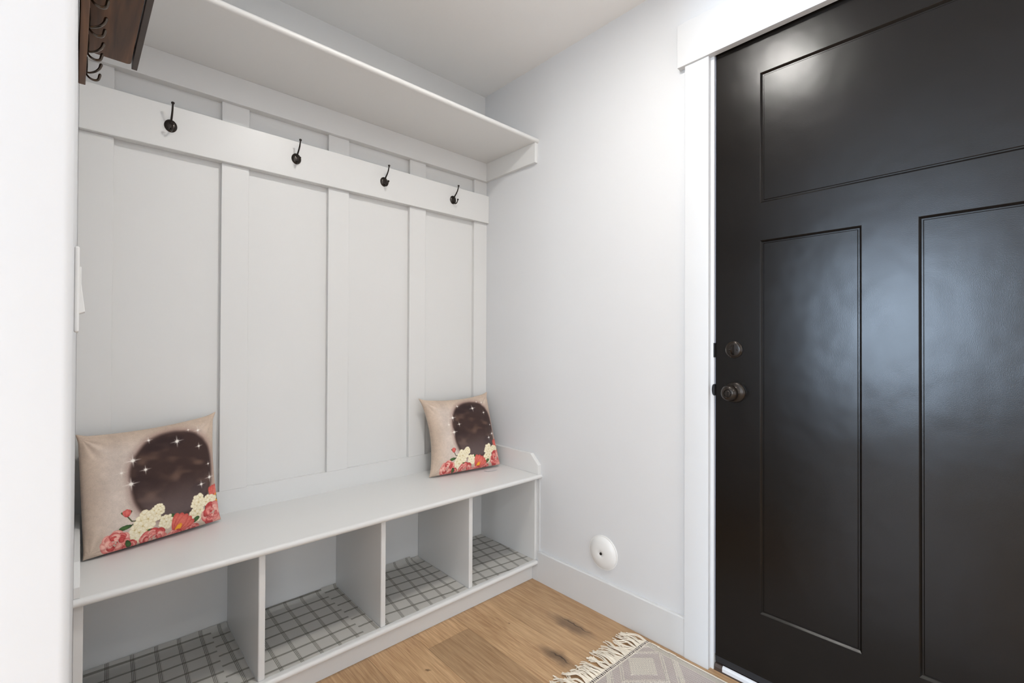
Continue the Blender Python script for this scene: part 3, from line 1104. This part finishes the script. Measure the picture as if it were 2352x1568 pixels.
def pillow(label, TL, TR, BR, BL, thick, base, back_y, seed, ears, side_in=(0.05, 0.05), top_in=0.035):
    TL, TR, BR, BL = map(np.array, (TL, TR, BR, BL))
    root = thing('throw_pillow', label, 'pillow', base)
    n = NP
    s = np.linspace(0, 1, n)
    S, V = np.meshgrid(s, s)                 # V down
    Tt = 1 - V
    # concave sides: corners stick out, middles pulled in
    cs = 1 - (2 * Tt - 1) ** 2
    ct = 1 - (2 * S - 1) ** 2
    S2 = S + (0.5 - S).clip(0) * 2 * side_in[0] * cs - (S - 0.5).clip(0) * 2 * side_in[1] * cs
    T2 = Tt - top_in * ct * Tt ** 2
    P = ((1 - S2) * (1 - T2))[..., None] * BL + (S2 * (1 - T2))[..., None] * BR + (S2 * T2)[..., None] * TR + ((1 - S2) * T2)[..., None] * TL
    ex = (BR + TR - BL - TL) / 2
    ez = (TL + TR - BL - BR) / 2
    nrm = np.cross(ex, ez)
    nrm /= np.linalg.norm(nrm)
    if nrm[1] > 0:
        nrm = -nrm                            # points to the room
    prof = (np.clip(ct, 0, 1) * np.clip(cs, 0, 1))
    low = 1 + 0.25 * (0.5 - Tt)               # filling settles towards the bottom
    bulge = thick * prof ** 0.36 * low
    for (cu, cv) in ((0, 0), (1, 0), (1, 1), (0, 1)):
        g_ = np.exp(-(((S - cu) ** 2 + (V - cv) ** 2) / 0.035 ** 2)) * (0.008 if cv == 0 else 0.003)
        P = P + g_[..., None] * ((ex / np.linalg.norm(ex)) * (1 if cu else -0.6) + (ez / np.linalg.norm(ez)) * (0.8 if cv == 0 else 0))
    rs = np.random.RandomState(seed)
    wr = (vnoise(S, V, 5, seed) - .5) * 0.010 + (vnoise(S, V, 12, seed + 1) - .5) * 0.004
    # creases running in from the corners
    for (cx, cy) in ears:
        dx, dy = S - cx, V - cy
        r_ = np.hypot(dx, dy)
        ang = np.arctan2(dy, dx)
        wr += 0.006 * np.sin(ang * 11 + seed) * np.exp(-((r_ - 0.11) / 0.08) ** 2)
    fr = P + nrm * (bulge + wr * prof ** 0.5)[..., None]
    bk = P - nrm * (bulge * 0.8)[..., None]
    fr[..., 2] = np.maximum(fr[..., 2], 0.4876)
    bk[..., 2] = np.maximum(bk[..., 2], 0.4876)
    bk[..., 1] = np.minimum(bk[..., 1], back_y)
    fr[..., 0] = np.maximum(fr[..., 0], XL + 0.0004 + 0.0118 * (fr[..., 2] < 0.58))
    bk[..., 0] = np.maximum(bk[..., 0], XL + 0.0004 + 0.0118 * (bk[..., 2] < 0.58))
    vf = fr.reshape(-1, 3)
    step = 6
    idx = list(range(0, n, step))
    if idx[-1] != n - 1:
        idx.append(n - 1)
    m = len(idx)
    vb = bk[np.ix_(idx, idx)].reshape(-1, 3)
    verts = np.concatenate([vf, vb]) - np.array(base)
    A = np.arange(n * n).reshape(n, n)
    f1 = np.stack([A[:-1, :-1], A[1:, :-1], A[1:, 1:], A[:-1, 1:]], -1).reshape(-1, 4)
    Bq = n * n + np.arange(m * m).reshape(m, m)
    f2 = np.stack([Bq[:-1, :-1], Bq[:-1, 1:], Bq[1:, 1:], Bq[1:, :-1]], -1).reshape(-1, 4)
    me = bpy.data.meshes.new('cover')
    me.from_pydata(verts.tolist(), [], f1.tolist() + f2.tolist())
    me.validate()
    cols = np.concatenate([PRINT.reshape(-1, 3), np.tile(PLAIN, (m * m, 1))])
    set_colour(me, 'print', cols)
    me.materials.append(M_PRINT)
    me.polygons.foreach_set('use_smooth', [True] * len(me.polygons))
    o = bpy.data.objects.new('cover', me)
    C.objects.link(o)
    o.parent = root
    return root


CORN = [(0.02, 0.03), (0.98, 0.03), (0.97, 0.97), (0.03, 0.97)]
p1 = pillow('beige pillow with night-sky oval and flower print against the left wall', (0.0010, 1.822, 0.812), (0.3340, 1.838, 0.842), (0.3500, 1.800, 0.494), (0.0150, 1.716, 0.491),
            0.056, (0.18, 1.76, 0.487), 1.8735, 11, CORN, (0.0, 0.035), 0.035)
p2 = pillow('beige pillow with night-sky oval and flower print near the right corner', (1.1300, 1.826, 0.829), (1.5250, 1.835, 0.832), (1.5060, 1.706, 0.497), (1.1420, 1.762, 0.491),
            0.057, (1.32, 1.76, 0.487), 1.8735, 23, CORN, (0.085, 0.03), 0.05)
M_TAG = paint('white_satin_tag', (0.70, 0.70, 0.72), 0.4)
tg = MB()
tg.prism([(1.395, 1.690), (1.452, 1.679), (1.456, 1.664), (1.430, 1.662), (1.400, 1.672)], 'z', 0.4885, 0.4895)
tg.build('care_tag', M_TAG, p2)

# ------------------------------------------------------------------ fringed rug
rug = thing('fringed_rug', 'cream and taupe woven rug with diamond pattern and knotted fringe', 'rug', (1.17, 0.33, 0.0))
RX0, RX1 = 0.82, 1.524
RY0, RY1 = -0.25, 0.913
cell = 0.0018


def rug_colour(X, Y):
    a = RX1 - X
    b_ = (RY1 + 0.036 * (RX1 - X)) - Y
    tau = np.array((160, 148, 145.0))
    lite = np.array((200, 190, 184.0))
    crm = np.array((232, 224, 210.0))
    n = X.shape
    rs = np.random.RandomState(5)
    rowp = (np.floor(b_ / 0.0044) % 2)
    colp = (np.floor((a + 0.0022 * rowp) / 0.0044) % 2)
    wv = (0.30 + 0.55 * colp * 0.8 + 0.25 * rs.rand(*n))
    img = tau * (1 - wv[..., None]) + lite * wv[..., None]
    ph = (a - 0.135 + 0.155) % 0.31 - 0.155
    pv = (b_ - 0.071 + 0.145) % 0.29 - 0.145
    d = np.abs(ph) / 0.063 + np.abs(pv) / 0.055
    ringw = 0.5 + 0.5 * np.cos(d * 6.283 / 0.22)
    knit = 0.88 + 0.12 * np.sign(np.sin(b_ * 6.283 / 0.0062)) * np.sign(np.sin(a * 6.283 / 0.0075))

    def put(m, c, k=1.0):
        nonlocal img
        mm = np.clip(m * k, 0, 1)[..., None]
        img = img * (1 - mm) + (np.asarray(c, float) * knit[..., None]) * mm
    put((d < 1.02) * (0.72 + 0.28 * ringw), crm)
    for (lo, hi) in ((1.56, 1.66), (1.72, 1.84), (2.42, 2.52), (2.58, 2.95)):
        put((d > lo) & (d < hi), crm, 0.9)
    # fine pin lines along the side border
    side = (a < 0.030)
    pin = (np.floor(a / 0.0028) % 2)
    img = np.where(side[..., None], crm * (1 - 0.30 * pin[..., None]), img)
    img = np.where((a < 0.007)[..., None], crm, img)
    img = np.where(((a > 0.0105) & (a < 0.0125))[..., None], np.array((120, 108, 108.0)), img)
    # selvedge with dark dashes
    sel = (b_ > 0.002) & (b_ < 0.0135)
    dash = ((a / 0.0078) % 1) < 0.52
    img = np.where(sel[..., None], np.where(dash[..., None], np.array((78, 68, 68.0)), crm), img)
    img = np.where((b_ <= 0.002)[..., None] | ((b_ > .0135) & (b_ < .0175))[..., None], crm, img)
    s_ = np.clip(img, 0, 255) / 255
    h = 0.0065 + 0.0016 * ((d < 1.02) | ((d > 1.56) & (d < 1.84)) | ((d > 2.42) & (d < 2.95))) + 0.0004 * rs.rand(*n)
    return np.where(s_ <= 0.04045, s_ / 12.92, ((s_ + 0.055) / 1.055) ** 2.4), h


nx, ny = int((RX1 - RX0) / cell), int((RY1 - RY0) / cell)
gx = np.linspace(RX0, RX1, nx)
gy = np.linspace(0, 1, ny)
GX, GT = np.meshgrid(gx, gy)
TOPY = RY1 + 0.036 * (RX1 - GX)
GY = RY0 + (TOPY - RY0) * GT
col, hh = rug_colour(GX, GY)
edge = (GX <= gx[0] + 1e-9) | (GX >= gx[-1] - 1e-9) | (GT <= 0) | (GT >= 1)
hh = np.where(edge, 0.0005, hh)
A = np.arange(nx * ny).reshape(ny, nx)
f1 = np.stack([A[:-1, :-1], A[:-1, 1:], A[1:, 1:], A[1:, :-1]], -1).reshape(-1, 4)
base = np.array((1.17, 0.33, 0.0))
me = bpy.data.meshes.new('woven_field')
me.from_pydata((np.stack([GX, GY, hh], -1).reshape(-1, 3) - base).tolist(), [], f1.tolist())
set_colour(me, 'weave', col.reshape(-1, 3))
me.materials.append(attr_mat('woven_wool', 'weave', 0.95, 0.6, 500, 0.001, 0.1))
o = bpy.data.objects.new('woven_field', me)
C.objects.link(o)
o.parent = rug
# fringe: bundles of wavy cotton strands
random.seed(21)
M_FRINGE = paint('cream_cotton_fringe', lin((243, 234, 218)), 0.9, var=0.06, spec=0.1)


def fringe_mesh(ysel, sgn):
    fr = MB()
    x = RX1 - 0.003
    while x > RX0 + 0.003:
        yb_ = ysel(x)
        nst = random.choice((4, 5, 6))
        lean = random.gauss(-0.05, 0.22)
        wob = random.uniform(0.003, 0.010)
        ph = random.uniform(0, 6.28)
        ln0 = random.uniform(0.064, 0.092)
        lift = random.choice((0.0, 0.0, 0.006, 0.012))
        for k in range(nst):
            sx = x - k * 0.0020
            ln = ln0 * random.uniform(0.88, 1.08)
            l2 = lean + random.gauss(0, 0.06) + (k - nst / 2) * 0.022
            pts = []
            for q in range(9):
                t = q / 8
                px = sx + ln * t * l2 + wob * math.sin(ph + t * 7.5) * t + random.gauss(0, 0.0004)
                px = min(px, 1.5425)
                py = yb_ + sgn * ln * t * (1 - 0.12 * abs(l2)) + wob * 0.4 * math.cos(ph + t * 6) * t
                pz = 0.0052 - 0.0025 * t + 0.0014 * (k % 2) + lift * math.sin(PI * t) * (1 - 0.3 * t) + abs(random.gauss(0, 0.0005))
                pts.append((px, py, max(pz, 0.0017)))
            fr.tube(pts, [0.0014] * 8 + [0.0017], 6)
        x -= nst * 0.0020 + random.choice((0.0002, 0.0004, 0.0006, 0.0015))
    return fr


fo = fringe_mesh(lambda x: RY1 + 0.036 * (RX1 - x) - 0.001, 1).build('fringe', M_FRINGE, rug, smooth=True)
fo['kind'] = 'stuff'

# ------------------------------------------------------------------ ceiling light above the entry, then fill lights added in the unseen room
m, N, L, b = new_mat('lit_opal_glass')
b.inputs['Base Color'].default_value = (0.9, 0.9, 0.88, 1)
b.inputs['Emission Color'].default_value = (1.0, 0.97, 0.92, 1)
b.inputs['Emission Strength'].default_value = 122.0
M_OPAL = m
M_FILL_LENS, N, L, b = new_mat('added_fill_lens')  # lens of the added fill lights that brighten the floor and cubbies
b.inputs['Base Color'].default_value = (0.9, 0.9, 0.88, 1)
b.inputs['Emission Color'].default_value = (1.0, 0.97, 0.92, 1)
b.inputs['Emission Strength'].default_value = 85.0
for (lx, ly, k, mt, lb) in ((0.78, 0.70, 1.0, M_OPAL, 'round flush ceiling light in front of the entry door'),
                            (0.55, -1.00, 0.9, M_FILL_LENS, 'added ceiling fill light nearest the entry, right of the camera'),
                            (-1.75, -1.00, 0.9, M_FILL_LENS, 'added ceiling fill light left of the camera'),
                            (0.55, -3.30, 0.9, M_FILL_LENS, 'added ceiling fill light at the rear right of the room'),
                            (-1.75, -3.30, 0.9, M_FILL_LENS, 'added ceiling fill light at the rear left of the room')):
    lamp = thing('ceiling_light', lb, 'ceiling light', (lx, ly, CEIL))
    MB().lathe([(0, 0.108 * k), (0.006, 0.108 * k), (0.010, 0.102 * k), (0.010, 0.088 * k), (0.004, 0.088 * k), (0.004, 0)], (lx, ly, CEIL), (0, 0, -1), 48).build('trim_ring', M_WHITEPL, lamp, smooth=True)
    MB().lathe([(0.0045, 0.0875 * k), (0.0075, 0.0875 * k), (0.0075, 0)], (lx, ly, CEIL), (0, 0, -1), 48).build('lens', mt, lamp)

for o in bpy.data.objects:
    if '_base' in o:
        del o['_base']
